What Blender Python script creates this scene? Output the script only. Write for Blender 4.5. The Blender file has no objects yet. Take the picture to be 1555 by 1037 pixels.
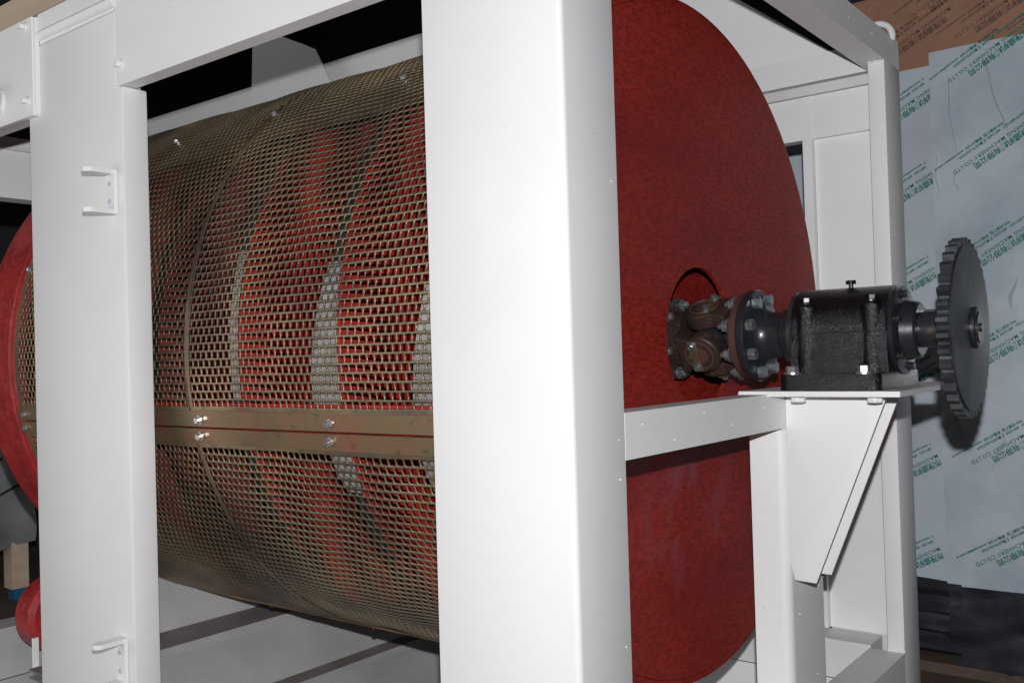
import bpy, bmesh, math, random
import numpy as np
from mathutils import Vector, Matrix
random.seed(3); np.random.seed(3)
S = bpy.context.scene; COL = S.collection
PI = math.pi; rad = math.radians
# ------------------------------------------------------------------ camera
cam_d = bpy.data.cameras.new('camera'); cam = bpy.data.objects.new('camera', cam_d); COL.objects.link(cam)
rt = Vector((0.78959634, 0.61291129, -0.02962039)); dn = Vector((-0.03209561, -0.00695342, -0.99946062)); fw = Vector((-0.61278666, 0.79012113, 0.01418137))
up = -dn; bk = -fw
cam.matrix_world = Matrix(((rt.x, up.x, bk.x, 0), (rt.y, up.y, bk.y, 0), (rt.z, up.z, bk.z, 0), (0, 0, 0, 1)))
cam_d.sensor_width = 36; cam_d.lens = 33.436; cam_d.clip_start = .02; cam_d.clip_end = 200
S.camera = cam
# ------------------------------------------------------------------ world and lamps
w = bpy.data.worlds.new('World'); S.world = w; w.use_nodes = True
w.node_tree.nodes['Background'].inputs[0].default_value = (.82, .9, 1, 1)
w.node_tree.nodes['Background'].inputs[1].default_value = .035
fl_d = bpy.data.lights.new('camera_flash', 'POINT'); fl = bpy.data.objects.new('camera_flash', fl_d); COL.objects.link(fl)
fl.location = (.03, -.02, .175); fl_d.energy = 150; fl_d.shadow_soft_size = .016; fl_d.color = (.98, .985, 1)
fl_d.use_nodes = True
_n = fl_d.node_tree.nodes; _l = fl_d.node_tree.links
_f = _n.new('ShaderNodeLightFalloff'); _f.inputs['Strength'].default_value = .62; _f.inputs['Smooth'].default_value = 0
_l.new(_f.outputs['Linear'], _n['Emission'].inputs['Strength'])
ar_d = bpy.data.lights.new('fill_light', 'AREA'); ar = bpy.data.objects.new('fill_light', ar_d); COL.objects.link(ar)  # soft fill added to lift the near-side faces, not a known lamp
ar_d.shape = 'RECTANGLE'; ar_d.size = 4.5; ar_d.size_y = 2.6; ar_d.energy = 80; ar_d.color = (.98, .985, 1)
ar.location = (-4.2, -2.4, .2); ar.rotation_euler = (Vector((.18, 1, -.05))).to_track_quat('-Z', 'Y').to_euler()
S.view_settings.view_transform = 'Standard'; S.view_settings.look = 'None'; S.view_settings.exposure = .04; S.view_settings.gamma = 1

# ------------------------------------------------------------------ materials
def mat(name, col, rough=.5, metal=0., spots=None, bump=0., bscale=200., coat=0., stretch=None, spec=.5, bdist=.002):
    """spots = list of (scale, detail, lo, hi, colour, amount)"""
    m = bpy.data.materials.new(name); m.use_nodes = True; nt = m.node_tree; N = nt.nodes; L = nt.links
    b = N['Principled BSDF']; b.inputs['Roughness'].default_value = rough; b.inputs['Metallic'].default_value = metal
    b.inputs['Coat Weight'].default_value = coat; b.inputs['Coat Roughness'].default_value = .12
    b.inputs['Specular IOR Level'].default_value = spec
    tc = N.new('ShaderNodeTexCoord'); src = tc.outputs['Object']
    if stretch:
        mp = N.new('ShaderNodeMapping'); mp.inputs['Scale'].default_value = stretch; L.new(src, mp.inputs[0]); src = mp.outputs[0]
    last = None
    for i, (sc, det, lo, hi, c2, amt) in enumerate(spots or []):
        nz = N.new('ShaderNodeTexNoise'); nz.inputs['Scale'].default_value = sc; nz.inputs['Detail'].default_value = det
        nz.noise_dimensions = '4D'; nz.inputs['W'].default_value = i * 3.7
        L.new(src, nz.inputs['Vector'])
        mr = N.new('ShaderNodeMapRange'); mr.inputs[1].default_value = lo; mr.inputs[2].default_value = hi; mr.inputs[4].default_value = amt
        L.new(nz.outputs[0], mr.inputs[0])
        mx = N.new('ShaderNodeMix'); mx.data_type = 'RGBA'
        if last is None: mx.inputs[6].default_value = (*col, 1)
        else: L.new(last, mx.inputs[6])
        mx.inputs[7].default_value = (*c2, 1); L.new(mr.outputs[0], mx.inputs[0]); last = mx.outputs[2]
    if last is None: b.inputs['Base Color'].default_value = (*col, 1)
    else: L.new(last, b.inputs['Base Color'])
    if bump:
        nb = N.new('ShaderNodeTexNoise'); nb.inputs['Scale'].default_value = bscale; nb.inputs['Detail'].default_value = 3
        L.new(src, nb.inputs['Vector'])
        bp = N.new('ShaderNodeBump'); bp.inputs['Strength'].default_value = bump; bp.inputs['Distance'].default_value = bdist; L.new(bp.outputs[0], b.inputs['Coat Normal'])
        L.new(nb.outputs[0], bp.inputs['Height']); L.new(bp.outputs[0], b.inputs['Normal'])
    return m
WHITE = mat('white_paint', (.795, .795, .797), .5, spots=[(1.6, 3, .42, .7, (.745, .74, .735), 1), (90, 2, .72, .8, (.5, .47, .44), .7)], bump=.12, bscale=260, spec=.32)
WHITE_D = mat('dusty_white_paint', (.72, .72, .71), .5, spots=[(3, 4, .4, .7, (.62, .61, .58), 1), (70, 2, .68, .78, (.4, .37, .33), .8)], bump=.12, bscale=200)
RED = mat('red_drum_paint', (.29, .022, .015), .55, spots=[(60, 6, .40, .60, (.15, .009, .008), .9), (150, 4, .48, .64, (.42, .034, .02), .6), (2, 3, .45, .75, (.14, .008, .009), .6)], bump=.2, bscale=120, stretch=(1, .55, 1.6), spec=.22)
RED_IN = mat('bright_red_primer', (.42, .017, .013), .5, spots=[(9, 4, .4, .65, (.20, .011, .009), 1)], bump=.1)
RED_T = mat('red_ring_paint', (.34, .02, .02), .45, spots=[(10, 5, .38, .62, (.2, .011, .013), .9), (55, 4, .5, .7, (.42, .06, .055), .6)], bump=.2, bscale=90)
def scuff(m, centre, radius, col, stretch, amt=.6):
    nt = m.node_tree; N = nt.nodes; L = nt.links; b = N['Principled BSDF']; src = b.inputs['Base Color'].links[0].from_socket
    tc = N.new('ShaderNodeTexCoord'); d = N.new('ShaderNodeVectorMath'); d.operation = 'DISTANCE'; d.inputs[1].default_value = centre
    L.new(tc.outputs['Object'], d.inputs[0])
    g = N.new('ShaderNodeMapRange'); g.inputs[1].default_value = radius; g.inputs[2].default_value = radius * .2; L.new(d.outputs['Value'], g.inputs[0])
    mp = N.new('ShaderNodeMapping'); mp.inputs['Scale'].default_value = stretch; mp.inputs['Rotation'].default_value = (.7, 0, 0); L.new(tc.outputs['Object'], mp.inputs[0])
    nz = N.new('ShaderNodeTexNoise'); nz.inputs['Scale'].default_value = 3; nz.inputs['Detail'].default_value = 3; L.new(mp.outputs[0], nz.inputs['Vector'])
    h = N.new('ShaderNodeMapRange'); h.inputs[1].default_value = .5; h.inputs[2].default_value = .68; h.inputs[4].default_value = amt; L.new(nz.outputs[0], h.inputs[0])
    mu = N.new('ShaderNodeMath'); mu.operation = 'MULTIPLY'; L.new(g.outputs[0], mu.inputs[0]); L.new(h.outputs[0], mu.inputs[1])
    mx = N.new('ShaderNodeMix'); mx.data_type = 'RGBA'; L.new(mu.outputs[0], mx.inputs[0]); L.new(src, mx.inputs[6]); mx.inputs[7].default_value = (*col, 1); L.new(mx.outputs[2], b.inputs['Base Color'])
scuff(RED, (1.08, -.1, -.50), .34, (.24, .14, .19), (1, 2.2, 1.6), .4)
ZINC = mat('yellow_zinc', (.29, .19, .105), .36, .55, spots=[(5, 4, .4, .65, (.24, .20, .12), .9), (8, 5, .46, .66, (.36, .17, .11), .9), (3, 3, .55, .7, (.17, .13, .09), .8), (30, 3, .6, .72, (.12, .09, .06), .6)], bump=.15, bscale=60)
ZINC_P = mat('zinc_perforated', (.33, .25, .15), .33, .5, spots=[(3, 4, .38, .6, (.23, .19, .12), 1), (4, 4, .48, .66, (.22, .12, .085), .9), (2.2, 3, .5, .66, (.085, .075, .06), .85), (25, 3, .55, .7, (.1, .08, .05), .5)])
ZINC_B = mat('bronzed_strip', (.19, .11, .065), .45, .4, spots=[(12, 4, .4, .65, (.09, .07, .04), .9)])
RED_DIM = mat('dimmed_red_primer', (.17, .02, .014), .6, spots=[(9, 4, .4, .65, (.08, .012, .01), 1)])  # darker red for the farther flights, flash falloff painted in
GREY_L = mat('light_grey_strip', (.34, .33, .32), .5, spots=[(9, 4, .35, .6, (.2, .19, .18), 1), (40, 3, .55, .7, (.1, .09, .08), .7)])
JOINT = mat('dull_backing_steel', (.17, .15, .115), .5, .3, spots=[(20, 3, .45, .65, (.06, .05, .045), .9)])
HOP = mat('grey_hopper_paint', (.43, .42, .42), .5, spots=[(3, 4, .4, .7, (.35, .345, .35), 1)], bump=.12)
HOPD = mat('shaded_hopper_ledge', (.2, .18, .175), .6, spots=[(5, 4, .4, .7, (.14, .12, .11), 1)], bump=.12)  # darker copy of the hopper paint, shade of the flat tops painted in
DARKIN = mat('dark_steel_band', (.022, .018, .018), .6, .2, spots=[(8, 3, .4, .7, (.03, .024, .022), 1)])
BLACKC = mat('black_enamel_casting', (.004, .0045, .006), .15, spots=[(60, 3, .68, .76, (.05, .045, .04), .4)], bump=1.0, bscale=270, coat=.2, bdist=.003, spec=.4)
BLACKM = mat('black_machined', (.022, .024, .03), .32, .25, spots=[(30, 3, .6, .75, (.08, .06, .05), .5)], bump=.1, bscale=90, coat=.3)
RUST = mat('brown_forged_steel', (.058, .034, .027), .42, .35, spots=[(22, 4, .42, .65, (.04, .03, .027), .9), (60, 3, .6, .72, (.20, .08, .045), .7)], bump=.35, bscale=110, coat=.15)
RUSTR = mat('rusty_flange_rim', (.105, .05, .04), .5, .25, spots=[(25, 4, .45, .65, (.08, .05, .045), .9)], bump=.3, bscale=120)
STEEL = mat('dull_zinc_bolt', (.30, .33, .34), .34, .7, spots=[(60, 2, .5, .7, (.14, .16, .16), 1)], bump=.15, bscale=200)
BRIGHT = mat('bright_zinc_bolt', (.75, .77, .8), .22, .9)
SPROK = mat('oily_dark_steel', (.03, .034, .038), .42, .5, spots=[(9, 5, .42, .65, (.08, .088, .095), .9), (40, 3, .62, .74, (.16, .15, .15), .6)], bump=.35, bscale=80)
SHAFT = mat('worn_shaft', (.05, .05, .053), .3, .6, spots=[(40, 3, .55, .7, (.13, .11, .1), .8)], bump=.2, bscale=90)
FILM = mat('blue_grey_film', (.50, .56, .62), .2, spots=[(2, 4, .4, .7, (.46, .50, .55), 1), (60, 2, .6, .8, (.34, .4, .45), .5)], bump=.7, bscale=7, coat=.3, bdist=.012)
FILM2 = mat('blue_grey_film_overlap', (.53, .58, .64), .2, spots=[(2.6, 4, .4, .7, (.37, .44, .50), 1), (60, 2, .6, .8, (.34, .4, .45), .5)], bump=.7, bscale=6, coat=.3, bdist=.012)
CARD = mat('brown_cardboard', (.31, .155, .10), .75, spots=[(6, 4, .4, .7, (.25, .13, .085), 1), (80, 2, .5, .7, (.38, .2, .13), .6)], bump=.1)
RIVET = mat('pale_rivet', (.55, .62, .7), .35, .2)
CREASE = mat('film_glint_ridge', (.75, .8, .83), .15, coat=.5)  # paler than the film, glint put into the colour
DARKF = mat('dark_film', (.022, .024, .029), .75, spots=[(6, 4, .45, .65, (.05, .053, .062), .8)], bump=.6, bscale=9, spec=.25)
GREYF = mat('grey_woven_sheet', (.36, .38, .38), .6, spots=[(4, 4, .4, .7, (.25, .27, .27), 1)], bump=.3, bscale=20)
TEALINK = mat('green_ink', (.0, .16, .12), .6)
DARKINK = mat('faded_dark_ink', (.09, .055, .04), .7)
WOOD = mat('pale_timber', (.5, .39, .29), .65, spots=[(6, 5, .4, .7, (.42, .31, .22), 1)], bump=.2, bscale=30, stretch=(.3, 3, 3))
BLUE = mat('blue_plastic', (.012, .09, .19), .5)
FLOOR = mat('brown_dusty_floor', (.10, .065, .05), .85, spots=[(2, 5, .4, .65, (.065, .045, .038), 1), (50, 3, .5, .7, (.14, .1, .08), .6)], bump=.3, bscale=40)
DARKW = mat('dark_wall_paint', (.03, .03, .034), .8)
BLK = mat('black_bolt', (.006, .006, .008), .3)

# ------------------------------------------------------------------ helpers
def link(name, me, m, parent=None, loc=None, smooth=False):
    o = bpy.data.objects.new(name, me); COL.objects.link(o)
    if m: me.materials.append(m)
    if parent: o.parent = parent
    if loc is not None: o.location = loc
    if smooth: me.polygons.foreach_set('use_smooth', [True] * len(me.polygons))
    return o
def fin(bm, name, m, parent=None, loc=None, bev=0., seg=2, smooth=False, ang=30):
    if bev:
        es = [e for e in bm.edges if len(e.link_faces) == 2 and e.calc_face_angle(0) > rad(ang)]
        bmesh.ops.bevel(bm, geom=es, offset=bev, segments=seg, affect='EDGES', profile=.5, clamp_overlap=True)
    bmesh.ops.recalc_face_normals(bm, faces=bm.faces)
    me = bpy.data.meshes.new(name); bm.to_mesh(me); bm.free()
    o = link(name, me, m, parent, loc)
    if smooth:
        me.polygons.foreach_set('use_smooth', [True] * len(me.polygons))
        me.set_sharp_from_angle(angle=rad(35))
    return o
def bmbox(bm, x0, x1, y0, y1, z0, z1):
    v = [bm.verts.new((x, y, z)) for x in (x0, x1) for y in (y0, y1) for z in (z0, z1)]
    for f in ((0, 1, 3, 2), (4, 6, 7, 5), (0, 4, 5, 1), (2, 3, 7, 6), (0, 2, 6, 4), (1, 5, 7, 3)): bm.faces.new([v[i] for i in f])
def box(name, m, parent, x0, x1, y0, y1, z0, z1, bev=.003, loc0=None):
    """world coordinates; origin of the object at its base centre"""
    c = Vector(((x0 + x1) / 2, (y0 + y1) / 2, z0)); bm = bmesh.new()
    bmbox(bm, x0 - c.x, x1 - c.x, y0 - c.y, y1 - c.y, 0, z1 - z0)
    P = parent.location if parent else Vector()
    return fin(bm, name, m, parent, c - P, bev, smooth=True)
def prism(bm, pts, axis, a, b):
    """extrude a 2-D outline along an axis from a to b"""
    def P(p, t):
        return {'X': (t, p[0], p[1]), 'Y': (p[0], t, p[1]), 'Z': (p[0], p[1], t)}[axis]
    A = [bm.verts.new(P(p, a)) for p in pts]; B = [bm.verts.new(P(p, b)) for p in pts]
    bm.faces.new(A); bm.faces.new(B[::-1]); n = len(pts)
    for i in range(n): bm.faces.new((A[i], B[i], B[(i + 1) % n], A[(i + 1) % n]))
def lathe(bm, prof, n=64, axis='X', c=(0, 0, 0), closed=False):
    """prof = [(axial, radius)...]"""
    rings = []
    for a, r in prof:
        ring = []
        if r < 1e-6:
            p = {'X': (a, 0, 0), 'Y': (0, a, 0), 'Z': (0, 0, a)}[axis]; v = bm.verts.new(Vector(p) + Vector(c)); ring = [v] * n
        else:
            for k in range(n):
                t = 2 * PI * k / n; u, v_ = r * math.cos(t), r * math.sin(t)
                p = {'X': (a, u, v_), 'Y': (v_, a, u), 'Z': (u, v_, a)}[axis]
                ring.append(bm.verts.new(Vector(p) + Vector(c)))
        rings.append(ring)
    m = len(rings)
    for i in range(m if closed else m - 1):
        A, B = rings[i], rings[(i + 1) % m]
        for k in range(n):
            q = [A[k], A[(k + 1) % n], B[(k + 1) % n], B[k]]; u = []
            for v in q:
                if v not in u: u.append(v)
            if len(u) > 2: bm.faces.new(u)
def thing(name, label, cat, loc, group=None):
    o = bpy.data.objects.new(name, None); COL.objects.link(o); o.location = loc; o.empty_display_size = .1
    o['label'] = label; o['category'] = cat
    if group: o['group'] = group
    return o
def tag(o, label, cat, group=None):
    o['label'] = label; o['category'] = cat
    if group: o['group'] = group
    return o
_bolts = {}
def bolt_mesh(r, h, m, washer=True):
    key = (r, h, m.name, washer)
    if key not in _bolts:
        bm = bmesh.new(); base = h * .22 if washer else 0
        if washer: lathe(bm, [(0, 0), (0, r * 1.25), (base, r * 1.25), (base, 0)], 20, 'Z')
        ps = [(r * math.cos(PI / 3 * k), r * math.sin(PI / 3 * k)) for k in range(6)]
        b2 = bmesh.new(); prism(b2, ps, 'Z', base, h)
        bmesh.ops.bevel(b2, geom=b2.edges[:], offset=r * .12, segments=1, affect='EDGES')
        t = bpy.data.meshes.new('t'); b2.to_mesh(t); b2.free(); bm.from_mesh(t)
        bmesh.ops.recalc_face_normals(bm, faces=bm.faces)
        me = bpy.data.meshes.new('bolt'); bm.to_mesh(me); bm.free(); me.materials.append(m); _bolts[key] = me
    return _bolts[key]
def bolt(parent, loc, direction, r=.012, h=.012, m=None, name='bolt', washer=True, spin=0):
    o = bpy.data.objects.new(name, bolt_mesh(r, h, m or STEEL, washer)); COL.objects.link(o); o.parent = parent
    o.location = Vector(loc) - parent.location
    q = Vector(direction).normalized().to_track_quat('Z', 'Y'); o.rotation_euler = (q.to_matrix() @ Matrix.Rotation(spin, 3, 'Z')).to_euler()
    return o

# ------------------------------------------------------------------ setting
def structure(o): o['kind'] = 'structure'; return o
structure(box('floor', FLOOR, None, -30, 20, -15, 25, -1.75, -1.6, 0))
structure(box('back_wall', DARKW, None, -30, 20, 11, 11.3, -1.6, 6, 0))
structure(box('side_wall', DARKW, None, -14.3, -14, -15, 11, -1.6, 6, 0))
structure(box('ceiling', DARKW, None, -30, 20, -15, 25, 6, 6.2, 0))

# ------------------------------------------------------------------ machine frame
YC, ZC = 2.64, .035
FR = thing('machine_frame', 'white painted steel frame of a drum screening machine standing around the red drum', 'machine frame', (-1.2, 1.5, -1.6))
def fb(name, *a, m=WHITE, bev=.004, label=None):
    o = box(name, m, FR, *a, bev=bev)
    if label: o['label'] = label
    return o
def fprism(name, pts, axis, a, b, m=WHITE, bev=.003, label=None):
    bm = bmesh.new(); prism(bm, [tuple(p) for p in pts], axis, a, b)
    bmesh.ops.recalc_face_normals(bm, faces=bm.faces)
    c = Vector((0, 0, 0))
    for v in bm.verts: c += v.co
    c /= len(bm.verts)
    for v in bm.verts: v.co -= c
    o = fin(bm, name, m, FR, c - FR.location, bev, smooth=True)
    if label: o['label'] = label
    return o
# near corner post, folded sheet, rounded outer corner
def post_profile(r=.012):
    P = [(-1.383, 1.5)]
    for k in range(7):
        t = -PI / 2 + PI / 2 * k / 6; P.append((-1.023 - r + r * math.cos(t), 1.5 + r + r * math.sin(t)))
    P += [(-1.023, 1.69), (-1.06, 1.69), (-1.06, 1.575), (-1.383, 1.575)]
    return P
fprism('corner_post', post_profile(), 'Z', -1.6, 1.04, bev=.002, label='wide bright white corner post with rounded folded edge')
fb('header_beam', -2.6015, -1.03, 1.4985, 1.547, .82, 1.142, bev=.004)
fb('header_beam', -6.4, -2.603, 1.501, 1.547, 1.047, 1.142, bev=.003)
fb('header_beam', -6.4, -3.14, 1.501, 1.547, .82, 1.046, bev=.003)
fprism('side_post', [(-3.139, -1.6), (-2.573, -1.6), (-2.573, .8185), (-2.6025, .8185), (-2.6025, 1.046), (-3.139, 1.046)], 'Y', 1.4985, 1.58, bev=.007, label='wide left post sheet with two hinge brackets')
fb('panel_lip', -3.056, -2.603, 1.4935, 1.4995, 1.054, 1.141, bev=.002)
fprism('panel_fold', [(1.499, 1.044), (1.4985, 1.053), (1.486, 1.078), (1.4935, 1.088), (1.499, 1.088)], 'X', -3.054, -2.605, bev=0)
fb('cover_plate', -4.6, -3.066, 1.478, 1.4985, .816, 1.134, bev=.002)
fb('cover_return', -3.064, -3.058, 1.484, 1.4985, .82, 1.132, bev=.001)
# bits bolted on the near side
bolt(FR, (-3.11, 1.478, 1.112), (0, -1, 0), .011, .02, WHITE); bolt(FR, (-3.1, 1.478, .868), (0, -1, 0), .011, .02, WHITE)
bolt(FR, (-2.577, 1.5, .882), (0, -1, 0), .012, .018, WHITE)
bm = bmesh.new(); lathe(bm, [(0, 0), (0, .045), (.012, .045), (.012, .02), (.07, .02), (.07, .038), (.105, .036), (.11, 0)], 28, 'Z')
o = fin(bm, 'cover_knob', WHITE, FR, Vector((-3.3, 1.478, .9)) - FR.location, smooth=True); o.rotation_euler = (PI / 2, 0, 0)
# hinge brackets: C of flat bar with holes
def hinge(x, zt, zb):
    bm = bmesh.new()
    L = .095; t = .013; w = .042
    for z in (zt - t, zb):      # tongue with rounded tip
        pts = [(x - w / 2, 1.4965), (x - w / 2, 1.4965 - L + w / 2)]
        for k in range(9):
            a = PI + PI * k / 8; pts.append((x + w / 2 * math.cos(a), 1.4965 - L + w / 2 + w / 2 * math.sin(a)))
        pts += [(x + w / 2, 1.4965)]
        prism(bm, pts, 'Z', z, z + t)
    bmbox(bm, x - w / 2, x + w / 2, 1.4965 - .012, 1.4965, zb + t, zt - t)
    c = Vector((x, 1.4965, zb))
    for v in bm.verts: v.co -= c
    o = fin(bm, 'hinge_bracket', WHITE, FR, c - FR.location, .003, smooth=True)
    for k in (.3, .7):
        b = bpy.data.objects.new('rivet', bolt_mesh(.008, .003, RIVET, False)); COL.objects.link(b); b.parent = o
        b.location = (.0, -.0125, (zt - zb) * k); b.rotation_euler = (PI / 2, 0, 0)
hinge(-2.627, .575, .446); hinge(-2.63, -.79, -.925)
# end frame
fb('middle_beam', -1.095, -1.023, 1.6905, 2.56, -.224, -.126, bev=.008)
pts = [(-1.127, 2.536)]
for k in range(7):
    t = -PI / 2 + PI / 2 * k / 6; pts.append((-1.023 - .028 + .028 * math.cos(t), 2.536 + .028 + .028 * math.sin(t)))
pts += [(-1.023, 2.79), (-1.127, 2.79)]
fprism('middle_post', pts, 'Z', -1.6, -.133, bev=0)
fb('top_end_rail', -1.12, -1.023, 1.503, 3.775, 1.0405, 1.147, bev=.006)
pts = [(-1.083, 3.585), (-1.023, 3.585), (-1.023, 3.776), (-1.347, 3.776), (-1.347, 3.755), (-1.083, 3.755)]
fprism('far_corner_post', pts, 'Z', -1.6, 1.0395, bev=.003)
fb('post_edge', -1.385, -1.3475, 3.715, 3.776, -1.11, .99, m=WHITE, bev=.002)
fb('far_panel', -1.3465, -1.085, 3.742, 3.7545, -1.11, .99, m=WHITE, bev=0)
fb('far_header', -4.7, -1.084, 3.716, 3.776, .82, .99, m=WHITE, bev=.003)
fb('far_header_lip', -4.7, -1.084, 3.70, 3.776, .9925, 1.03, m=WHITE_D, bev=.003)
# far wall above the frame, cut off on the slant; top stops low so the dark hall stands in for shade
fprism('far_hood_panel', [(-7.6, 1.157), (-1.268, 1.157), (-2.0, 1.74), (-7.6, 1.74)], 'Y', 3.75, 3.756, bev=0)
fprism('far_hood_panel', [(-7.6, 1.032), (-1.11, 1.032), (-1.262, 1.153), (-7.6, 1.153)], 'Y', 3.75, 3.756, bev=0)
fprism('hood_backing', [(-7.6, 1.032), (-1.12, 1.032), (-1.75, 1.52), (-7.6, 1.7)], 'Y', 3.758, 3.762, m=DARKW, bev=0)
fprism('hood_rib', [(-4.7, 1.36), (-4.66, 1.9), (-4.52, 1.95), (-4.2, 1.80), (-4.1, 1.75), (-3.93, 1.45), (-3.9, 1.3)], 'Y', 3.56, 3.568, bev=0)
fb('end_bulkhead', -4.72, -4.6, 1.6, 3.7, .81, 1.1, m=WHITE, bev=.004)
fb('bulkhead_rail', -4.6, -4.575, 1.6, 3.7, 1.035, 1.052, m=WHITE_D, bev=.004)
fb('top_side_rail', -4.7, -1.121, 3.70, 3.775, 1.0405, 1.147, m=WHITE, bev=.003)
# base
fb('base_end_rail', -1.148, -1.023, 1.58, 3.584, -1.3, -1.121, m=WHITE_D, bev=.006)
fb('base_side_rail', -4.7, -1.149, 3.6, 3.74, -1.26, -1.115, m=WHITE_D, bev=.004)
fb('base_skirt', -4.7, -1.15, 3.66, 3.72, -1.6, -1.285, m=WHITE, bev=.002)
fb('far_lower_panel', -4.7, -1.386, 3.745, 3.752, -1.115, -.82, m=WHITE_D, bev=0)
# hopper plates across the machine under the drum: light slopes, ledges coloured darker for the grazing light
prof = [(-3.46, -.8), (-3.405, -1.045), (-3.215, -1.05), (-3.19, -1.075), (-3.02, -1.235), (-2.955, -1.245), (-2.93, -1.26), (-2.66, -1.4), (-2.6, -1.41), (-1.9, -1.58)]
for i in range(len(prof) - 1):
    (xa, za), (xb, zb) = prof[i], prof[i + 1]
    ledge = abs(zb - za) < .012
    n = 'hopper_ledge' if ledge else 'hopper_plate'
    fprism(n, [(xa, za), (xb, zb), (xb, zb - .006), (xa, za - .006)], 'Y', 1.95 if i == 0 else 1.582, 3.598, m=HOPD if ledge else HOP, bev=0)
fb('roller_beam', -4.25, -4.1, 1.45, 3.59, -1.27, -1.064, m=HOP, bev=.005)
fb('tray_plate', -4.095, -3.42, 1.56, 2.6, -1.285, -1.272, m=WHITE_D, bev=.001)
fb('base_near_rail', -4.6, -3.14, 1.5, 1.6, -1.6, -1.35, m=WHITE_D, bev=.005)
# bracket under the bearing
fb('bearing_plate', -1.105, -.682, 2.425, 3.06, -.1315, -.1175, bev=.003)
for y in (2.545, 2.662):
    fprism('gusset_plate', [(-1.022, -.133), (-.748, -.133), (-.952, -.645), (-1.012, -.643), (-1.022, -.6)], 'Y', y, y + .008, bev=.0015)
for x, y in ((-.957, 2.475), (-.757, 2.475)): bolt(FR, (x, y, -.1315), (0, 0, -1), .021, .017, WHITE, washer=False, spin=.3)
# lifting eye
bm = bmesh.new()
N1, N2 = 20, 10; rr = []
for i in range(N1 + 1):
    t = PI * i / N1 - .25; c = Vector((.055 * math.cos(t), 0, .055 * math.sin(t))); d = Vector((math.cos(t), 0, math.sin(t)))
    rr.append([bm.verts.new(c + (d * math.cos(2 * PI * k / N2) + Vector((0, 1, 0)) * math.sin(2 * PI * k / N2)) * .012) for k in range(N2)])
for i in range(N1):
    for k in range(N2): bm.faces.new((rr[i][k], rr[i][(k + 1) % N2], rr[i + 1][(k + 1) % N2], rr[i + 1][k]))
o = fin(bm, 'lifting_eye', WHITE, FR, Vector((-1.075, 3.69, 1.15)) - FR.location, smooth=True)
# weld spatter and paint nibs
bm = bmesh.new()
spots = [(-1.0225, 1.76, -.155), (-1.0225, 1.9, -.2), (-1.0225, 2.05, -.15), (-1.0225, 2.2, -.19), (-1.0225, 2.4, -.16), (-1.0225, 2.33, -.205), (-1.0225, 1.665, -.18), (-1.0225, 1.665, -.26), (-1.0225, 1.668, -.6), (-1.0225, 1.667, .35), (-1.0225, 2.6, -.75), (-1.0225, 2.72, -.95), (-1.0225, 2.75, -.7), (-1.0225, 3.65, .4), (-1.0225, 3.6, -.3), (-1.0225, 3.62, -1.16), (-1.0225, 3.2, 1.09), (-1.0225, 3.05, 1.12), (-1.0225, 2.9, 1.07), (-1.0225, 3.45, 1.1)]
for s in spots:
    r = random.uniform(.0016, .003); bmesh.ops.create_icosphere(bm, subdivisions=1, radius=r, matrix=Matrix.Translation(Vector(s) - FR.location))
o = fin(bm, 'weld_spatter', WHITE, FR, (0, 0, 0), smooth=True); o['kind'] = 'stuff'
# weld beads
def weld(p0, p1, r=.006):
    p0, p1 = Vector(p0), Vector(p1); n = max(3, int((p1 - p0).length / .008)); bm = bmesh.new()
    for i in range(n + 1):
        bmesh.ops.create_icosphere(bm, subdivisions=1, radius=r * random.uniform(.8, 1.2), matrix=Matrix.Translation(p0.lerp(p1, i / n) - FR.location + Vector((random.uniform(-.001, .001),) * 3)))
    fin(bm, 'weld_bead', WHITE, FR, (0, 0, 0), smooth=True)
weld((-1.08, 3.586, -1.118), (-1.026, 3.586, -1.118), .005)
weld((-1.08, 3.584, 1.036), (-1.028, 3.584, 1.036), .005)
weld((-1.105, 2.43, -.128), (-1.026, 2.43, -.128), .006); weld((-1.348, 3.714, .98), (-1.385, 3.714, .98), .005)
weld((-1.12, 2.534, -.228), (-1.03, 2.534, -.228), .004)

# ------------------------------------------------------------------ drum
DR = thing('screen_drum', 'large rotary drum of perforated yellow zinc sheet with red end disc inside the white frame', 'screening drum', (-2.4, YC, ZC))
def dcyl(x, r, adeg):  # angle measured at the near side: 0 = towards the camera, + up
    a = rad(adeg); return Vector((x, YC - r * math.cos(a), ZC + r * math.sin(a)))
def dloc(o): return o
def drum_part(bm, name, m, **k):
    for v in bm.verts: v.co -= DR.location
    return fin(bm, name, m, DR, (0, 0, 0), **k)
# end disc with hub opening
bm = bmesh.new()
RD, xh = .9985, -1.32
lathe(bm, [(xh, .214), (xh, RD - .003), (xh - .003, RD), (xh - .012, RD), (xh - .012, .214)], 160, 'X', (0, YC, ZC), closed=True)
drum_part(bm, 'end_disc', RED, smooth=True)
bm = bmesh.new()
lathe(bm, [(xh - .013, .7), (xh - .013, .706), (xh - .15, .706), (xh - .15, .7)], 80, 'X', (0, YC, ZC), closed=True)
drum_part(bm, 'hub_well', RED, smooth=True)
bm = bmesh.new()
lathe(bm, [(xh - .15, 0), (xh - .15, .7), (xh - .135, .7), (xh - .135, .17), (xh - .12, .17), (xh - .12, 0)], 80, 'X', (0, YC, ZC))
drum_part(bm, 'hub_plate', RED, smooth=True)
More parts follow.
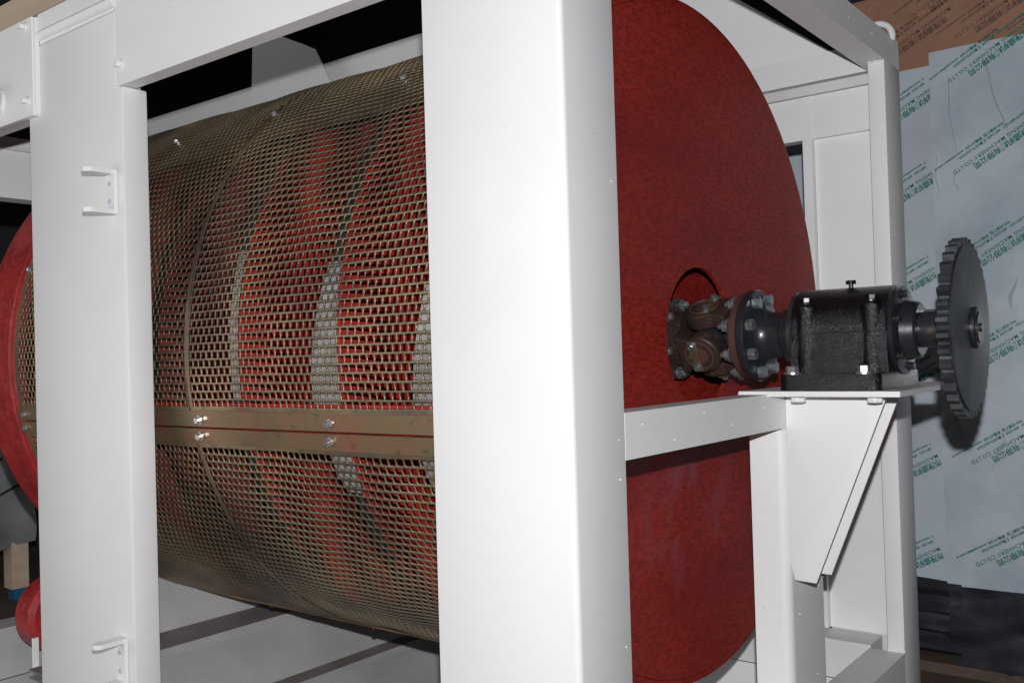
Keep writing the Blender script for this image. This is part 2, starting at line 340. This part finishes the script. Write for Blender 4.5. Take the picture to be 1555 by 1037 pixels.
# perforated sheets
RM, TH = 1.015, .004
def perforated(x0, x1, a0, a1, phase, name='perforated_sheet'):
    prow = 1.31; pcol = .0258; nr = int((a1 - a0 - 1.2) / prow); prow = (a1 - a0 - 1.2) / nr
    nc = int((x1 - x0 - .02) / pcol); pcol = (x1 - x0 - .02) / nc
    verts = []; faces = []
    hx, ha = .0110, .0089 / RM  # half hole size
    rows = []
    dz = rad(prow)
    q = []
    for i in range(nr):
        ac = rad(a0 + .6 + prow * (i + .5)); off = (pcol / 2 if (i + phase) % 2 else 0)
        xs = x0 + .01 + pcol * (np.arange(nc) + .25) + off
        for x in xs: q.append((x, ac))
    q = np.array(q); n = len(q)
    jx = np.random.uniform(-.0007, .0007, n); ja = np.random.uniform(-.0005, .0005, n)
    cx_, ca = q[:, 0] , q[:, 1]
    OX = np.array([-1, 1, 1, -1]) * pcol / 2; OA = np.array([-1, -1, 1, 1]) * dz / 2
    c = .22
    IX = np.array([-1, -1+c, 1-c, 1, 1, 1-c, -1+c, -1]) * hx; IA = np.array([-1+c, -1, -1, -1+c, 1-c, 1, 1, 1-c]) * ha
    X = np.concatenate([cx_[:, None] + OX, cx_[:, None] + jx[:, None] + IX], 1)
    A = np.concatenate([ca[:, None] + OA, ca[:, None] + ja[:, None] + IA], 1)  # n x 12
    def pos(X, A, r):
        wob = .0022 * np.sin(X * 9 + A * 5) + .0016 * np.sin(X * 23 - A * 11)
        r = r + wob
        return np.stack([X, YC - r * np.cos(A), ZC + r * np.sin(A)], -1)
    Vt = np.concatenate([pos(X, A, RM), pos(X, A, RM - TH)], 1)  # n x 24 x 3
    # outer ring verts 0..3, inner 4..11 (front), 12..15 outer, 16..23 inner (back)
    F4 = []; 
    tri = [(0, 1, 6, 5), (1, 2, 8, 7), (2, 3, 10, 9), (3, 0, 4, 11), (0, 5, 4), (1, 7, 6), (2, 9, 8), (3, 11, 10)]
    fl_ = []
    for f in tri: fl_.append(f)
    for f in tri: fl_.append(tuple(i + 12 for i in f[::-1]))
    for k in range(8):
        a_, b_ = 4 + k, 4 + (k + 1) % 8; fl_.append((a_, b_, b_ + 12, a_ + 12))
    # plain margins
    base = np.arange(n)[:, None] * 24
    V = Vt.reshape(-1, 3) - np.array(DR.location)
    loops = []; starts = []; s = 0
    sizes = [len(f) for f in fl_]; flat = np.concatenate([np.array(f) for f in fl_])
    LP = (base + flat[None, :]).reshape(-1)
    st = np.concatenate([[0], np.cumsum(sizes)[:-1]]); tot = sum(sizes)
    ST = (np.arange(n)[:, None] * tot + st[None, :]).reshape(-1)
    SZ = np.tile(sizes, n)
    me = bpy.data.meshes.new(name)
    # margins appended as quads
    ex = []
    def strip(xa, xb, aa, ab):
        k = max(1, int(abs(ab - aa) / 1.2)); kx = max(1, int((xb - xa) / .05))
        for i in range(k):
            for j in range(kx):
                t0, t1 = rad(aa + (ab - aa) * i / k), rad(aa + (ab - aa) * (i + 1) / k)
                u0, u1 = xa + (xb - xa) * j / kx, xa + (xb - xa) * (j + 1) / kx
                ex.append(((u0, t0), (u1, t0), (u1, t1), (u0, t1)))
    strip(x0, x1 , a0, a0 + .62); strip(x0, x1, a1 - .62, a1)
    strip(x0, x0 + .0085, a0, a1); strip(x1 - .004, x1, a0, a1)
    E = np.array(ex); EV = pos(E[:, :, 0], E[:, :, 1], RM - .0005).reshape(-1, 3) - np.array(DR.location)
    nv = len(V); V = np.concatenate([V, EV]); ne = len(ex)
    LP = np.concatenate([LP, nv + np.arange(ne * 4)]); ST = np.concatenate([ST, n * tot + np.arange(ne) * 4]); 
    me.vertices.add(len(V)); me.vertices.foreach_set('co', V.astype(np.float32).ravel())
    me.loops.add(len(LP)); me.loops.foreach_set('vertex_index', LP.astype(np.int32))
    me.polygons.add(len(ST)); me.polygons.foreach_set('loop_start', ST.astype(np.int32))
    me.update(calc_edges=True); me.validate()
    return link(name, me, ZINC_P, DR, (0, 0, 0))
sectors = [(-9.7, 104.5), (110.3, 164.5), (170.3, 224.5), (230.3, 284.5), (-69.8, -15.3)]
for a0, a1 in sectors:
    perforated(-3.545, -2.4825, a0, a1, 0); perforated(-2.4725, -1.335, a0, a1, 1)
def arc_strip(name, m, x0, x1, a0, a1, r0, r1, step=1.5, bev=0., taper=0.):
    bm = bmesh.new(); n = max(1, int(round((a1 - a0) / step)))
    R_ = []
    for i in range(n + 1):
        a = a0 + (a1 - a0) * i / n
        xs = x0 + taper * max(0, (i / n - .45) / .55) ** 1.5 + taper * .8 * max(0, (.3 - i / n) / .3)
        R_.append([bm.verts.new(dcyl(x, r, a)) for x, r in ((xs, r0), (x1, r0), (x1, r1), (xs, r1))])
    for i in range(n):
        for k in range(4): bm.faces.new((R_[i][k], R_[i][(k + 1) % 4], R_[i + 1][(k + 1) % 4], R_[i + 1][k]))
    bm.faces.new(R_[0]); bm.faces.new(R_[-1][::-1])
    return drum_part(bm, name, m, smooth=True, bev=bev)
arc_strip('sheet_joint', ZINC_P, -2.4845, -2.4705, -9.7, 104.5, RM - .002, RM + .0004)
arc_strip('sheet_joint', ZINC_P, -2.4845, -2.4705, -69.8, -15.3, RM - .002, RM + .0004)
for c in (-12.55, 107.4, 167.4, 227.4, 287.4):
    arc_strip('clamp_bar', ZINC, -3.56, -1.334, c + .22, c + 2.9, RM - .001, RM + .006, 3, .0012)
    arc_strip('clamp_bar', ZINC, -3.56, -1.334, c - 2.75, c - .16, RM - .001, RM + .005, 3, .0012)
    arc_strip('lengthwise_rib', RED_IN, -3.56, -1.334, c - 4.0, c + 3.9, RM - .028, RM - .02, 1.5)
    if c in (107.4, 167.4): continue
    for x in (-3.52, -3.0, -2.44, -1.876, -1.42):
        for da in (1.45, -1.35):
            p = dcyl(x + .004 * da, RM + .006, c + da); bolt(DR, p, (p - Vector((x, YC, ZC))), .0105 if c < 280 else .008, .016 if c < 280 else .008, BRIGHT if c < 280 else DARKIN, spin=x * 7)
arc_strip('backing_strip', ZINC_B, -3.56, -1.334, 40.8, 50.6, RM - .0135, RM - .0075)
for x in (-3.04, -2.485, -1.9): 
    p = dcyl(x, RM + .001, 49.3); bolt(DR, p, p - Vector((x, YC, ZC)), .0105, .012, BRIGHT)
bm = bmesh.new(); lathe(bm, [(-1.3335, .999), (-1.3335, 1.018), (-1.325, 1.018), (-1.3235, 1.014), (-1.3235, .999)], 160, 'X', (0, YC, ZC), closed=True)
drum_part(bm, 'drum_rim', RED, smooth=True)
# inside: red flights on dark rims with grey strips
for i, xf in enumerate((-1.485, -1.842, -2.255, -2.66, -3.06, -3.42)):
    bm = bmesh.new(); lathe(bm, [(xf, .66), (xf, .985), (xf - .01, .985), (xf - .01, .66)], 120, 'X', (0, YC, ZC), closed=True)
    drum_part(bm, 'flight_plate', RED_IN if i < 3 else RED_DIM, smooth=True)
    bm = bmesh.new(); lathe(bm, [(xf - .011, .968), (xf - .011, .985), (xf - .05, .985), (xf - .05, .968)], 120, 'X', (0, YC, ZC), closed=True)
    drum_part(bm, 'rim_band', DARKIN, smooth=True)
    if i < 2: arc_strip('grey_strip', GREY_L, xf - .116, xf - .012, -30 if i == 0 else -23, 8.5 if i == 0 else 13, .9855, .988, taper=.06)
    elif i == 2: arc_strip('grey_strip', GREY_L, xf - .045, xf - .014, -8, 17, .9855, .989)
bm = bmesh.new(); lathe(bm, [(-3.56, .3), (-1.46, .3)], 64, 'X', (0, YC, ZC)); drum_part(bm, 'core_tube', RED, smooth=True)
# tyre ring at the far end
bm = bmesh.new()
lathe(bm, [(-3.548, .98), (-3.548, 1.005), (-3.556, 1.009), (-3.60, 1.009), (-3.605, 1.014), (-3.625, 1.014), (-3.63, 1.006), (-3.84, 1.002), (-3.845, .995), (-3.845, .98)], 160, 'X', (0, YC, ZC), closed=True)
drum_part(bm, 'end_collar', RED_T, smooth=True)
bm = bmesh.new(); lathe(bm, [(-3.80, 0.2), (-3.80, .984), (-3.82, .984), (-3.82, .2)], 120, 'X', (0, YC, ZC), closed=True); drum_part(bm, 'far_disc', RED, smooth=True)
arc_strip('edge_strip', ZINC, -3.548, -3.522, -9.6, 104, RM - .001, RM + .002); arc_strip('edge_strip', ZINC, -3.548, -3.522, -69, -15.4, RM - .001, RM + .002)
for a in (19, 45, -40): p = dcyl(-3.535, RM + .002, a); bolt(DR, p, p - Vector((-3.535, YC, ZC)), .0105, .012, BRIGHT)

# ------------------------------------------------------------------ support roller
RL = thing('support_roller', 'red steel support roller under the far end of the drum beside the white post', 'roller', (-3.76, 1.9, -.975))
bm = bmesh.new(); lathe(bm, [(0, .05), (0, .075), (-.02, .08), (-.02, .1), (.012, .105), (.012, .13), (-.01, .15), (-.11, .15), (-.13, .13), (-.13, .05)], 72, 'X', closed=True)
fin(bm, 'roller_wheel', RED_T, RL, (0, 0, 0), smooth=True)
bm = bmesh.new(); lathe(bm, [(.01, 0), (.01, .05), (-.14, .05), (-.14, 0)], 32, 'X'); fin(bm, 'roller_hub', DARKIN, RL, (0, 0, 0), smooth=True)
SB = thing('roller_bracket', 'small bent white flat bar bracket below the red roller', 'bracket', (-3.66, 1.72, -1.13))
bm = bmesh.new(); bmbox(bm, -.012, .0, 0, .02, 0, .115); bmbox(bm, .0005, .13, 0, .02, 0, .010)
fin(bm, 'bent_bar', WHITE, SB, (0, 0, 0), .003, smooth=True)
# timber board on top of the machine
o = box('timber_board', WOOD, None, -5.6, -2.6, 1.5, 1.68, 1.149, 1.238, .003)
tag(o, 'pale timber board lying on top of the white machine at upper left', 'board')

# ------------------------------------------------------------------ universal joint
UJ = thing('universal_joint', 'brown forged universal joint coupling the red drum hub to the black bearing shaft', 'universal joint', (-1.28, YC, ZC))
def upart(bm, name, m, **k):
    for v in bm.verts: v.co -= UJ.location
    return fin(bm, name, m, UJ, (0, 0, 0), **k)
A0 = (0, YC, ZC)
p2 = Vector((0, -.50, .866)).normalized()      # pin of the outer yoke: up, leaning to the camera
p1 = Vector((0, -.866, -.50)).normalized()     # pin of the inner yoke
XCJ = -1.28
def ear(sign_dir, xbase, name, yoke_bm):
    """lug from the flange at xbase to the cross centre, extruded along the pin"""
    d = sign_dir; t = d.cross(Vector((1, 0, 0))).normalized(); s = 1 if xbase > XCJ else -1
    r = .062
    out = []
    for k in range(15):
        a = PI / 2 + PI * k / 14; out.append((XCJ + s * r * math.cos(a) , r * math.sin(a)))
    Lb = abs(xbase - XCJ)
    out += [(XCJ + s * Lb * .45, -.05), (XCJ + s * Lb, -.062), (XCJ + s * Lb, .062), (XCJ + s * Lb * .45, .05)]
    n = len(out)
    def ring(h, k): return [yoke_bm.verts.new(Vector((XCJ + (x - XCJ) * k, YC, ZC)) + t * w_ * k + d * (h if abs(x - XCJ) < r * 1.02 or (x - XCJ) * s < 0 else h * 1.0)) for x, w_ in out]
    lo = ring(.06, 1.0); mid = ring(.098, 1.0); hi = ring(.106, .92)
    yoke_bm.faces.new(lo)
    for A, B in ((lo, mid), (mid, hi)):
        for i in range(n): yoke_bm.faces.new((A[i], A[(i + 1) % n], B[(i + 1) % n], B[i]))
    yoke_bm.faces.new(hi[::-1])
def yoke(pin, xbase, xf0, xf1, label):
    bm = bmesh.new()
    for sg in (1, -1): ear(pin * sg, xbase, '', bm)
    bmesh.ops.recalc_face_normals(bm, faces=bm.faces)
    lathe(bm, [(xbase, 0), (xbase, .088), (xf0, .10), (xf0, 0)] if False else [(min(xbase, xf1), 0), (min(xbase, xf1), .085), (max(xbase, xf1), .085), (max(xbase, xf1), 0)], 40, 'X', A0)
    y = upart(bm, 'yoke', RUST, smooth=True, bev=.002)
    if label: y['label'] = label
    return y
yoke(p2, -1.195, 0, -1.160, 'outer yoke with its ears above and below')
yoke(p1, -1.352, 0, -1.39, 'inner yoke with its round ear facing forward')
bm = bmesh.new(); lathe(bm, [(-1.175, 0), (-1.175, .1), (-1.171, .126), (-1.151, .128), (-1.151, 0)], 72, 'X', A0); upart(bm, 'yoke_flange', RUSTR, smooth=True, bev=.002)
bm = bmesh.new(); lathe(bm, [(-1.415, 0), (-1.415, .125), (-1.39, .125), (-1.39, 0)], 72, 'X', A0); upart(bm, 'yoke_flange', RUST, smooth=True, bev=.003)
# cross
bm = bmesh.new()
for d in (p1, p2):
    q = d.to_track_quat('Z', 'Y').to_matrix().to_4x4(); mm = Matrix.Translation((XCJ, YC, ZC)) @ q
    bmesh.ops.create_cone(bm, cap_ends=True, segments=24, radius1=.03, radius2=.03, depth=.2, matrix=mm)
bmesh.ops.create_uvsphere(bm, u_segments=20, v_segments=12, radius=.04, matrix=Matrix.Translation((XCJ, YC, ZC)))
upart(bm, 'cross_spider', BLACKM, smooth=True)
for d, tside in ((p1, 1), (-p1, 1), (p2, 1), (-p2, 1)):
    q = d.to_track_quat('Z', 'Y').to_matrix(); C0 = Vector((XCJ, YC, ZC))
    t = d.cross(Vector((1, 0, 0))).normalized(); X_ = Vector((1, 0, 0))
    bm = bmesh.new()
    b2 = bmesh.new(); lathe(b2, [(.104, .047), (.110, .046), (.110, .040), (.105, .0395), (.1065, .02), (.1065, 0)], 40, 'Z')
    me = bpy.data.meshes.new('t'); b2.to_mesh(me); b2.free(); bm.from_mesh(me)
    bm.transform(Matrix.Translation(C0) @ q.to_4x4()); upart(bm, 'bearing_cap', RUSTR, smooth=True)
    # retaining strip across with two bolts
    bm = bmesh.new(); s = .5 if d.z > 0 else -.5
    sx = -.012 if abs(d.dot(p2)) < .5 else .022
    M4 = Matrix.Translation(C0 + d * .108 + X_ * sx * (1)) @ Matrix((( X_.x, t.x, d.x, 0), (X_.y, t.y, d.y, 0), (X_.z, t.z, d.z, 0), (0, 0, 0, 1)))
    bmbox(bm, -.014, .014, -.05, .05, 0, .005); bmbox(bm, -.02, .006, -.008, .008, .005, .009); bm.transform(M4)
    upart(bm, 'retaining_strip', ZINC_B, bev=.001)
    for w_ in (-.036, .036): bolt(UJ, M4 @ Vector((0, w_, .005)), d, .0105, .012, STEEL, spin=w_ * 9)
for k in range(6):
    a = 2 * PI * (k + .35) / 6
    p = Vector((-1.39, YC + .105 * math.cos(a), ZC + .105 * math.sin(a))); bolt(UJ, p, (1, 0, 0), .013, .02, STEEL, spin=k)
# driven flange and hub
CF = thing('shaft_coupling', 'black flanged coupling hub bolted to the universal joint', 'coupling', (-1.15, YC, ZC))
bm = bmesh.new()
lathe(bm, [(-1.1505, 0), (-1.1505, .130), (-1.146, .134), (-1.131, .134), (-1.126, .130), (-1.123, .096), (-1.113, .081), (-1.098, .07), (-1.08, .066), (-1.035, .066), (-1.03, .062), (-1.03, 0)], 96, 'X', A0)
for v in bm.verts: v.co -= CF.location
fin(bm, 'coupling_hub', BLACKM, CF, (0, 0, 0), smooth=True)
NB = 8
for k in range(NB):
    a = 2 * PI * (k + .5) / NB + .12
    p = Vector((-1.1245, YC + .108 * math.cos(a), ZC + .108 * math.sin(a))); bolt(CF, p, (1, 0, 0), .019, .022, STEEL, spin=k * 1.3, washer=False)
    p = Vector((-1.176, p.y, p.z)); bolt(CF, p, (-1, 0, 0), .0185, .022, STEEL, name='nut', spin=k * .7)
    bm = bmesh.new(); lathe(bm, [(0, 0), (0, .009), (.012, .009), (.013, 0)], 12, 'Z'); o = fin(bm, 'stud_end', STEEL, CF, Vector((-1.198, p.y, p.z)) - CF.location, smooth=True); o.rotation_euler = (0, -PI / 2, 0)

# ------------------------------------------------------------------ bearing housing
BH = thing('bearing_housing', 'glossy black split bearing housing bolted on the white bracket plate', 'bearing housing', (-.86, YC, -.117))
def bpart(bm, name, m, **k):
    for v in bm.verts: v.co -= BH.location
    return fin(bm, name, m, BH, (0, 0, 0), **k)
HX0, HX1 = -.992, -.738
def arcp(r, a0, a1, n): return [(YC + r * math.cos(rad(a0 + (a1 - a0) * i / n)), ZC + r * math.sin(rad(a0 + (a1 - a0) * i / n))) for i in range(n + 1)]
bm = bmesh.new(); prism(bm, [(YC + .121, ZC + .0005), *arcp(.122, 4, 176, 26), (YC - .121, ZC + .0005)], 'X', HX0, HX1); bpart(bm, 'upper_shell', BLACKC, smooth=True, bev=.005, ang=50)
bm = bmesh.new(); prism(bm, [(YC - .124, ZC - .001), (YC - .124, ZC - .04), (YC - .116, -.073), (YC + .116, -.073), (YC + .124, ZC - .04), (YC + .124, ZC - .001)], 'X', HX0 - .002, HX1 + .002); bpart(bm, 'lower_shell', BLACKC, smooth=True, bev=.004, ang=50)
# base slab with feet
def rrect(x0, x1, y0, y1, r, n=6):
    P = []
    for cx_, cy_, a in ((x1 - r, y1 - r, 0), (x0 + r, y1 - r, 90), (x0 + r, y0 + r, 180), (x1 - r, y0 + r, 270)):
        P += [(cx_ + r * math.cos(rad(a + 90 * i / n)), cy_ + r * math.sin(rad(a + 90 * i / n))) for i in range(n + 1)]
    return P
bm = bmesh.new(); prism(bm, rrect(-1.005, -.738, YC - .19, YC + .19, .03), 'Z', -.117, -.074); bpart(bm, 'base_slab', BLACKC, smooth=True, bev=.019, seg=5, ang=50)
# bolt columns
for x in (-.952, -.778):
    for s in (-1, 1):
        bm = bmesh.new(); cy = YC + s * .099
        lathe(bm, [(-.074, 0), (-.074, .034), (-.055, .03), (ZC - .002, .029), (ZC - .002, 0)], 28, 'Z', (x, cy, 0)); bpart(bm, 'bolt_column', BLACKC, smooth=True)
        bm = bmesh.new(); lathe(bm, [(ZC, 0), (ZC, .029), (ZC + .072, .027), (ZC + .078, .022), (ZC + .078, 0)], 28, 'Z', (x, cy, 0)); bpart(bm, 'bolt_column', BLACKC, smooth=True)
        bolt(BH, (x, cy, ZC + .078), (0, 0, 1), .017, .019, BLK, spin=.4)
for x in (-.972, -.782):
    for s in (-1, 1): bolt(BH, (x, YC + s * .165, -.074), (0, 0, 1), .0185, .022, BRIGHT, name='nut', spin=x)
bm = bmesh.new(); lathe(bm, [(ZC + .12, 0), (ZC + .12, .006), (ZC + .132, .006), (ZC + .132, .014), (ZC + .142, .013), (ZC + .142, 0)], 16, 'Z', (-.862, YC, 0)); bpart(bm, 'filler_plug', BLK, smooth=True)
# end covers
for s, x in ((1, HX1 + .002), (-1, HX0 - .002)):
    bm = bmesh.new()
    lathe(bm, [(x, 0), (x, .116), (x + s * .012, .118), (x + s * .014, .105), (x + s * .016, .09), (x + s * .018, .08), (x + s * .05, .074), (x + s * .055, .068), (x + s * .055, 0)], 80, 'X', A0)
    bpart(bm, 'end_cover', BLACKM, smooth=True)
    for k in range(6):
        a = PI / 3 * k + .75; bolt(BH, (x + s * .014, YC + .098 * math.cos(a), ZC + .098 * math.sin(a)), (s, 0, 0), .011, .014, BLACKM, spin=k)
# shaft
bm = bmesh.new(); lathe(bm, [(-1.031, 0), (-1.031, .05), (-.99, .05), (-.99, .044), (-.7, .044), (-.682, .047), (-.60, .047), (-.60, .04), (-.541, .04), (-.539, .038), (-.539, 0)], 48, 'X', A0)
bpart(bm, 'shaft', SHAFT, smooth=True)
bm = bmesh.new(); bmbox(bm, -.69, -.6, YC - .012, YC + .012, ZC + .04, ZC + .052); bpart(bm, 'shaft_key', SHAFT, bev=.001)

# ------------------------------------------------------------------ sprocket
SP = thing('chain_sprocket', 'large dark oily double row chain sprocket on the shaft end', 'sprocket', (-.575, YC, ZC))
NT = 38
def gear(x0, x1, ro, ri, ph=0.):
    bm = bmesh.new(); pts = []
    for k in range(NT):
        for f, r in ((0, ri), (.14, ri + .002), (.26, ro - .006), (.36, ro), (.64, ro), (.74, ro - .006), (.86, ri + .002)):
            a = 2 * PI * (k + f + ph) / NT; pts.append((YC + r * math.cos(a), ZC + r * math.sin(a)))
    prism(bm, pts, 'X', x0, x1)
    for v in bm.verts: v.co -= SP.location
    return bm
g_ = fin(gear(-.591, -.564, .231, .2155), 'toothed_ring', SPROK, SP, (0, 0, 0), bev=.0028, seg=1)
bm = bmesh.new(); lathe(bm, [(-.592, .041), (-.5935, .09), (-.592, .21), (-.5635, .2148), (-.5605, .212), (-.5575, .17), (-.556, .1), (-.5535, .075), (-.5535, .041)], 96, 'X', A0, closed=True)
for v in bm.verts: v.co -= SP.location
fin(bm, 'sprocket_body', SPROK, SP, (0, 0, 0), smooth=True)
bm = bmesh.new(); lathe(bm, [(-.5535, .041), (-.5535, .053), (-.545, .053), (-.543, .05), (-.543, .041)], 48, 'X', A0, closed=True)
for v in bm.verts: v.co -= SP.location
fin(bm, 'hub_ring', SHAFT, SP, (0, 0, 0), smooth=True)
bm = bmesh.new(); lathe(bm, [(-.5388, 0), (-.5388, .011), (-.535, .011), (-.535, 0)], 20, 'X', A0)
for v in bm.verts: v.co -= SP.location
fin(bm, 'end_bolt', SHAFT, SP, (0, 0, 0), smooth=True)

# ------------------------------------------------------------------ wrapped crate behind
CR = thing('wrapped_crate', 'tall crate wrapped in printed blue grey film with green lettering behind the machine', 'wrapped crate', (-.6, 5.5, -1.6))
def cbox(name, m, *a, bev=.002): return box(name, m, CR, *a, bev=bev)
def sheet(name, m, x0, x1, z0, z1, y, nx, nz, f, parent=CR, th=.003):
    bm = bmesh.new(); G = [[bm.verts.new((x0 + (x1 - x0) * i / nx, y + f(i / nx, j / nz), z0 + (z1 - z0) * j / nz)) for i in range(nx + 1)] for j in range(nz + 1)]
    for j in range(nz):
        for i in range(nx): bm.faces.new((G[j][i], G[j][i + 1], G[j + 1][i + 1], G[j + 1][i]))
    for v in bm.verts: v.co -= parent.location
    bmesh.ops.recalc_face_normals(bm, faces=bm.faces)
    bmesh.ops.solidify(bm, geom=bm.faces[:], thickness=th)
    return fin(bm, name, m, parent, (0, 0, 0), smooth=True)
cbox('crate_body', CARD, -1.58, .9, 5.03, 6.2, -1.15, 1.78)
cbox('crate_body', CARD, -2.4, -1.582, 5.05, 6.2, -1.15, 1.2)
sheet('film_sheet', FILM, -2.45, -1.21, -1.178, 1.375, 5.018, 12, 20, lambda u, v: .004 * math.sin(u * 17 + v * 5))
sheet('film_sheet', FILM2, -1.215, .95, -1.2, 1.435, 5.006, 40, 24, lambda u, v: .004 * math.sin(u * 21 + v * 3) + .003 * math.sin(v * 9 + u * 4))
sheet('dark_film_skirt', DARKF, -2.5, -1.15, -1.52, -1.165, 5.0, 30, 16, lambda u, v: .03 * math.sin(v * 24 + u * 3) - .04 * (1 - v))
sheet('dark_film_skirt', DARKF, -1.2, .95, -1.56, -1.19, 4.985, 40, 14, lambda u, v: .03 * math.sin(v * 11 - u * 19) + .02 * math.sin(u * 31 + v * 7) - .05 * (1 - v))
cbox('pallet_board', FLOOR, -2.6, .95, 4.9, 6.2, -1.6, -1.55)
# film creases, flash glints painted in as a paler colour
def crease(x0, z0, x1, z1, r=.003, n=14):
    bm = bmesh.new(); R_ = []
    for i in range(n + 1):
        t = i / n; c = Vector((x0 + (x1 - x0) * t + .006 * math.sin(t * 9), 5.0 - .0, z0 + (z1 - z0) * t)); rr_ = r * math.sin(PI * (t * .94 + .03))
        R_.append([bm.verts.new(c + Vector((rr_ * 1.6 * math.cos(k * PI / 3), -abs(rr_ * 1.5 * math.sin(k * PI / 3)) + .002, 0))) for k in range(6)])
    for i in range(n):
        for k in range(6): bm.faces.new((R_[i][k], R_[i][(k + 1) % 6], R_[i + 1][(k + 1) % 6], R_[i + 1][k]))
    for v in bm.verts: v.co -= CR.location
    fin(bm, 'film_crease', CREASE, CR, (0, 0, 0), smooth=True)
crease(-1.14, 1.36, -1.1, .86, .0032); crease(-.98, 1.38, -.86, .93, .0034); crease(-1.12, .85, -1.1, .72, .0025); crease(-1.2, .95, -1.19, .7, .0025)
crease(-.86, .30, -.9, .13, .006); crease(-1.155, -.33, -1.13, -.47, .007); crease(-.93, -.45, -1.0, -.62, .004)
# lettering
CJK = '\u5e02\u8302\u76db\u673a\u68b0\u6709\u9650\u516c\u53f8'
LAT = 'MAOSHENG MACHINERY CO.LTD'
SM1 = '\u5730\u5740:\u6cb3\u5357\u6d1b\u9633  \u90ae\u7f16:471205  www.maosheng.com.cn'
SM2 = '\u7535\u8bdd:0379-68912201  68912438  \u4f20\u771f:0379-63673239'
_tm = {}
def text_mesh(body, size, space=1., al='RIGHT', bold=.012):
    k = (body, size, space, al)
    if k not in _tm:
        cu = bpy.data.curves.new('t', 'FONT'); cu.body = body; cu.size = size; cu.space_character = space; cu.align_x = al; cu.resolution_u = 2; cu.offset = size * bold
        o = bpy.data.objects.new('t', cu); COL.objects.link(o); bpy.context.view_layer.update()
        me = bpy.data.meshes.new_from_object(o.evaluated_get(bpy.context.evaluated_depsgraph_get())); me.name = 'printed_lettering'
        bpy.data.objects.remove(o); _tm[k] = me
    return _tm[k]
TA = None
def letter(body, size, x, z, y, ink, ang, space=1., parent=CR, al='RIGHT', bold=.012):
    """text reads from upper right to lower left, upside down; (x, z) = lower-left end of the line"""
    me = text_mesh(body, size, space, al, bold); o = bpy.data.objects.new('printed_lettering', me); COL.objects.link(o); o.parent = parent
    if not me.materials: me.materials.append(None)
    o.material_slots[0].link = 'OBJECT'; o.material_slots[0].material = ink
    o.location = Vector((x, y, z)) - parent.location
    o.rotation_euler = (Matrix.Rotation(ang + PI, 3, Vector((0, -1, 0))) @ Matrix.Rotation(PI / 2, 3, 'X')).to_euler()
    return o
def block(x, z, y, ang, cj=CJK, la=LAT, s1=SM1, s2=SM2, ink=TEALINK, al='RIGHT', du=(.09, 0, .06, -.06)):
    c, s = math.cos(ang), math.sin(ang)
    def at(u, v): return x + u * c - v * s, z + u * s + v * c
    a, b = at(du[0], -.019); letter(cj, .036, a, b, y, ink, ang, .9, al=al, bold=.022)
    a, b = at(du[1], .009); letter(la, .0262, a, b, y, ink, ang, 1.12, al=al, bold=.014)
    a, b = at(du[2], .050); letter(s2, .0165, a, b, y, ink, ang, 1.0, al=al, bold=.035)
    a, b = at(du[3], .071); letter(s1, .0165, a, b, y, ink, ang, 1.0, al=al, bold=.035)
ANG = rad(31)
ROWS = [(-1.127, 1.271), (-1.118, .82), (-1.105, .35), (-1.095, -.12), (-1.085, -.589), (-1.081, -1.081)]
for x, z in ROWS: block(x, z, 4.9975, ANG)
for k, (x, z) in enumerate([(-1.212, 1.256), (-1.218, .84), (-1.222, .37), (-1.228, -.10), (-1.24, -.56), (-1.245, -1.02)]):
    block(x, z, 5.0125, ANG - rad(3), cj=CJK[max(0, 2 - k):], la=LAT[max(0, 4 - k):], s1=SM1[-22:], s2=SM2[8:], al='LEFT', du=(0, 0, -.01, 0))
for x, z in ((-1.5, 1.44), (-1.1, 1.49), (-1.3, 1.64), (-.72, 1.6), (-.78, 1.44)): block(x, z, 5.0265, ANG - rad(4), ink=DARKINK)

# ------------------------------------------------------------------ left background crate on timber legs
LC = thing('covered_pallet_load', 'dark grey sheeted load on pale timber legs behind the drum at far left', 'covered load', (-7.2, 2.7, -1.6))
bm = bmesh.new(); nx, nz = 16, 20
sheet_pts = []
for j in range(nz + 1):
    v = j / nz; z = -1.22 + 1.34 * v
    sheet_pts.append([bm.verts.new((-6.8 + .03 * math.sin(u / nx * 13 + v * 4) + .02 * math.sin(v * 17), 2.1 + 1.12 * u / nx - .16 * v * u / nx + .02 * math.sin(v * 8), z + .03 * math.sin(u / nx * 7))) for u in range(nx + 1)])
for j in range(nz):
    for u in range(nx): bm.faces.new((sheet_pts[j][u], sheet_pts[j][u + 1], sheet_pts[j + 1][u + 1], sheet_pts[j + 1][u]))
for v in bm.verts: v.co -= LC.location
bmesh.ops.solidify(bm, geom=bm.faces[:], thickness=.01)
fin(bm, 'woven_cover', GREYF, LC, (0, 0, 0), smooth=True)
box('load_body', DARKW, LC, -7.6, -6.86, 2.15, 3.0, -1.18, .05)
for i in range(5): box('cover_seam', DARKF, LC, -6.775, -6.765, 2.15, 3.18, -1.0 + i * .24, -.985 + i * .24, .001).rotation_euler = (rad(24), 0, 0)
for x, y in ((-6.88, 3.12), (-6.88, 2.25), (-7.5, 3.12), (-7.5, 2.25)):
    lg = box('timber_leg', WOOD, LC, x - .06, x + .06, y - .05, y + .065, -1.52, -1.17, .004)
    box('foot_block', BLUE, LC, x - .045, x + .045, y - .03, y + .055, -1.6, -1.521, .004)
